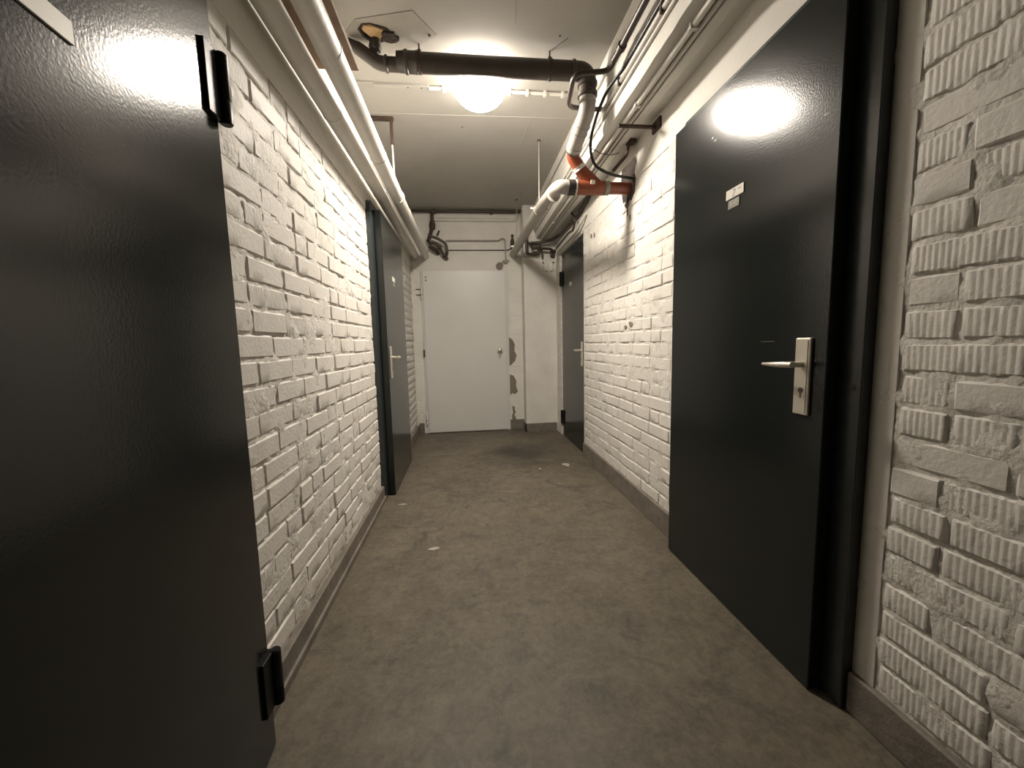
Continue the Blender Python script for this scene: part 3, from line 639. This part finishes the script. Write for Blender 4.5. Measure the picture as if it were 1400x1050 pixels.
MB().box(XR - 0.012, XR + 0.004, 2.12, 2.21, 2.20, 2.255).build('wall_plate', 'rust', t, bevel=0.002)
t = thing('steel_stub', (0.98, 2.44, 2.15), 'short dark steel angle hanging beside the broken opening', 'bracket')
MB().tube([(1.016, 2.42, BZ + 0.004), (1.006, 2.44, 2.20), (0.925, 2.447, 2.107)], 0.010, 8, 0.01).build('bar', 'rust', t)
MB().box(1.001, 1.05, 2.40, 2.45, BZ - 0.02, BZ + 0.003).build('foot', 'rust', t, bevel=0.002)
run('thin_wire', [(0.765, 2.41, 2.22), (0.84, 2.42, 2.19), (0.90, 2.42, 2.185), (0.95, 2.42, 2.20)], 0.0022, 'cable', 'thin wire sagging behind the orange-brown branch fitting', 'wire', 0.04, n=6)

# ------------------------------------------------------------------ insulated pipes, board and hanger on the left
def ins_pipe(x, z, r, joints, label):
    t_ = thing('insulated_pipe', (x, 1.5, z), label, 'pipe')
    path = [(x + 0.003 * math.sin(y * 2.1 + x * 30), y, z + 0.002 * math.sin(y * 3.3)) for y in [YB + 0.01 + (YE + 0.02 - YB) * i / 60 for i in range(61)]]
    MB().tube(path, r, 26, 0).build('jacket', 'pipewhite', t_, smooth=True)
    for y in joints:
        MB().rings((x + 0.003 * math.sin(y * 2.1 + x * 30), y, z), (0, 1, 0), [(0, r - 0.001), (0.003, r + 0.0022), (0.012, r + 0.0022), (0.015, r - 0.001)], 26).build('joint_band', 'pipewhite', t_, smooth=True)
    return t_
ins_pipe(-0.446, 2.115, 0.0435, (0.6, 1.55, 2.35, 3.3), 'white insulated pipe on the corridor side of the pair under the board')
ins_pipe(-0.562, 2.118, 0.0410, (0.9, 1.95, 2.9, 3.9), 'white insulated pipe on the brick wall side of the pair under the board')
t = thing('wooden_board', (-0.525, 1.0, 2.30), 'dark brown board lying above the white insulated pipes', 'board')
MB().box(-0.612, -0.437, YB + 0.02, 1.965, 2.300, 2.322).build('board', 'wood', t, bevel=0.002)
for y in (-1.2, 0.4, 1.6): MB().box(-0.54, -0.51, y, y + 0.03, 2.322, ZC + 0.003).build('spacer', 'wood', t)
t = thing('pipe_hanger', (-0.47, 2.97, ZC), 'rusty angle iron pipe hanger under the ceiling with a rod to the pipes', 'hanger')
MB().box(-0.63, -0.452, 2.955, 2.985, ZC - 0.022, ZC + 0.002).build('angle_bar', 'rust', t, bevel=0.002)
MB().box(-0.476, -0.456, 2.958, 2.982, 2.46, ZC - 0.015).build('strap', 'rust', t, bevel=0.002)
MB().tube([(-0.466, 2.97, 2.47), (-0.462, 2.97, 2.155)], 0.006, 8).build('rod', 'pipewhite', t)
MB().rings((-0.446, 2.955, 2.115), (0, 1, 0), [(0, 0.043), (0.001, 0.0465), (0.026, 0.0465), (0.027, 0.043)], 26).build('pipe_band', 'pipewhite', t, smooth=True, angle=35)

# ------------------------------------------------------------------ pipework on the end wall
run('cross_pipe', [(XL + 0.005, YE - 0.05, 2.605), (0.735, YE - 0.05, 2.610), (0.752, YE - 0.07, 2.36)], 0.0175, 'copper', 'dark brown pipe running high across the end wall just under the ceiling', 'pipe', 0.05, [((x, YE - 0.03, 2.607), 0.012, 0.032, 0.022) for x in (-0.32, 0.34)], cm='darkpipe')
run('white_pipe', [(-0.318, YE - 0.0135, 2.52), (0.63, YE - 0.0135, 2.525), (0.66, YE - 0.0135, 2.64)], 0.018, 'pipewhite', 'white pipe across the end wall below the dark brown one', 'pipe', 0.04)
run('gas_pipe', [(-0.20, YE - 0.024, 2.285), (0.42, YE - 0.024, 2.288), (0.445, YE - 0.024, 2.312), (0.49, YE - 0.024, 2.312), (0.497, YE - 0.024, 2.06)], 0.0085, 'greypipe', 'thin grey pipe across the end wall that turns down over the white door', 'pipe', 0.025)
run('thin_pipe', [(-0.19, YE - 0.0065, 2.178), (0.53, YE - 0.0065, 2.180), (0.572, YE - 0.018, 2.207)], 0.0065, 'darkpipe', 'thinnest dark pipe across the end wall leading to the black valve', 'pipe', 0)
t = thing('shut_off_valve', (0.59, YE - 0.03, 2.18), 'black upright valve on the end wall beside the grey pipe', 'valve')
MB().rings((0.578, YE - 0.042, 2.184), (0, 0, 1), [(0, 0.014), (0.02, 0.022), (0.05, 0.026), (0.10, 0.022), (0.125, 0.012), (0.14, 0.011), (0.15, 0.016), (0.165, 0.016), (0.17, 0.008)], 16).build('body', 'rust', t, smooth=True)
MB().box(0.568, 0.588, YE - 0.042, YE + 0.003, 2.20, 2.22).build('stub', 'rust', t)
t = thing('drain_cock', (0.49, YE - 0.03, 2.04), 'small grey drain cock at the foot of the thin grey pipe', 'valve')
MB().rings((0.497, YE - 0.022, 2.075), (0, 0, -1), [(0, 0.010), (0.006, 0.018), (0.03, 0.022), (0.05, 0.016), (0.055, 0.008)], 14).build('body', 'greypipe', t, smooth=True)
MB().box(0.455, 0.54, YE - 0.028, YE - 0.018, 2.045, 2.062).build('lever', 'greypipe', t, bevel=0.002)
t = thing('metal_tag', (0.42, YE - 0.02, 1.99), 'small grey tag hanging above the corner of the white door', 'tag')
MB().prism([(0.375, 2.005), (0.405, 2.035), (0.450, 2.035), (0.462, 2.005), (0.445, 1.965), (0.415, 1.950), (0.380, 1.972)], FEW, 0.022, 0.030).build('plate', 'peeled', t, bevel=0.002)
MB().tube([(0.45, YE - 0.026, 2.025), (0.495, YE - 0.024, 2.05)], 0.003, 6).build('hook', 'rust', t)
# black valve cluster where the insulated pipes end
t = thing('valve_cluster', (-0.30, YE - 0.1, 2.2), 'cluster of black pipe bends and valves at the end of the insulated pipes', 'valve')
MB().tube([(-0.345, YE - 0.05, 2.60), (-0.350, YE - 0.06, 2.42), (-0.375, YE - 0.09, 2.32), (-0.40, YE - 0.12, 2.25)], 0.020, 12, 0.05).build('riser', 'rust', t, smooth=True)
MB().rings((-0.348, YE - 0.055, 2.40), (0, 0, 1), [(0, 0.021), (0.01, 0.033), (0.05, 0.036), (0.08, 0.030), (0.10, 0.021)], 14).build('valve_body', 'rust', t, smooth=True)
MB().tube([(-0.30, YE - 0.055, 2.33), (-0.272, YE - 0.07, 2.385)], 0.012, 10).build('valve_lever', 'rust', t, smooth=True)
MB().tube([(-0.40, YE - 0.14, 2.31), (-0.30, YE - 0.13, 2.285), (-0.195, YE - 0.12, 2.225), (-0.188, YE - 0.11, 2.105), (-0.225, YE - 0.06, 2.10), (-0.235, YE + 0.005, 2.10)], 0.0155, 14, 0.04).build('bend', 'copper', t, smooth=True)
MB().tube([(-0.40, YE - 0.09, 2.235), (-0.33, YE - 0.09, 2.240), (-0.265, YE - 0.09, 2.185), (-0.245, YE - 0.10, 2.13), (-0.205, YE - 0.10, 2.085), (-0.195, YE + 0.005, 2.08)], 0.0155, 14, 0.03).build('bend', 'copper', t, smooth=True)
MB().tube([(-0.39, YE - 0.10, 2.205), (-0.315, YE - 0.08, 2.155), (-0.30, YE + 0.005, 2.14)], 0.022, 14, 0.03).build('bend', 'rubber', t, smooth=True)
MB().rings((-0.285, YE - 0.095, 2.20), (0.5, 0, -0.45), [(0, 0.016), (0.004, 0.023), (0.03, 0.023), (0.034, 0.016)], 14).build('union_nut', 'rust', t, smooth=True)

# pipework under the end of the beam
YP = PY - 0.06
run('loop_pipe', [(0.715, YP, 2.33), (0.715, YP, 2.085), (0.845, YP, 2.075), (0.858, YP - 0.012, 2.16), (0.858, YP - 0.02, 2.20)], 0.017, 'copper', 'dark pipe in a U-shaped loop on the cream pier', 'pipe', 0.03)
run('branch_pipe', [(0.785, YP - 0.008, 2.202), (0.765, YP - 0.040, 2.175), (0.762, YP - 0.046, 2.135), (0.985, YP - 0.046, 2.13), (1.028, YP - 0.002, 2.10)], 0.0145, 'copper', 'dark horizontal pipe on the cream pier leading towards the flush door', 'pipe', 0.02)
run('hugging_pipe', [(0.735, YP, 2.20), (0.86, YP - 0.02, 2.205), (0.965, YP - 0.06, 2.215), (1.045, 4.35, 2.225), (1.045, 3.62, 2.22), (1.045, 3.30, BZ + 0.004)], 0.0165, 'copper', 'dark pipe hugging the underside of the beam end above the flush door', 'pipe', 0.05)
run('white_overdoor_pipe', [(1.030, 4.52, 1.86), (1.030, 4.47, 2.065), (1.030, 3.62, 2.085), (1.035, 3.50, 2.12), (1.055, 3.43, 2.165)], 0.012, 'pipewhite', 'white pipe running along the head of the flush door', 'pipe', 0.04)
run('dark_overdoor_pipe', [(1.0135, 4.40, 2.10), (1.0135, 3.85, 2.12), (1.0135, 3.70, 2.10), (1.0135, 3.62, 2.17), (1.0135, 3.75, BZ + 0.003)], 0.010, 'copper', 'thin dark pipe kinked upward above the flush door', 'pipe', 0.03)
t = thing('junction_box', (0.98, PY - 0.03, 2.13), 'small dark junction box on the cream pier by the flush door', 'junction box')
MB().box(1.00, 1.055, PY - 0.06, PY + 0.002, 2.055, 2.135).build('housing', 'rust', t, bevel=0.004)
MB().box(1.005, 1.05, PY - 0.064, PY - 0.058, 2.062, 2.128).build('lid', 'copper', t, bevel=0.002)
run('pier_stub_pipe', [(0.895, YP + 0.02, 2.135), (0.897, YP + 0.02, 2.04)], 0.010, 'copper', 'short dark pipe stub hanging on the cream pier', 'pipe', 0)

# ------------------------------------------------------------------ flakes on the floor
for (x, y, rx, ry, sd, lab) in ((0.83, 3.31, 0.035, 0.045, 3, 'large white paint flake lying on the damp floor stain'),
                                (0.585, 3.25, 0.012, 0.014, 4, 'tiny pale flake lying beside the large white paint flake'),
                                (-0.215, 2.03, 0.03, 0.016, 6, 'pale flat crumb of paint on the floor below the patch board'),
                                (-0.47, 2.66, 0.035, 0.012, 7, 'thin pale crumb of paint on the floor in front of the blue-green door frame')):
    o = MB().prism(blob(0, 0, rx, ry, 9, 0.35, sd), lambda u, v_, d: V((u, v_, d)), 0.0, 0.003).build('paint_flake', 'chip'); o.location = (x, y, 0.0)
    tag(o, lab, 'paint flake')
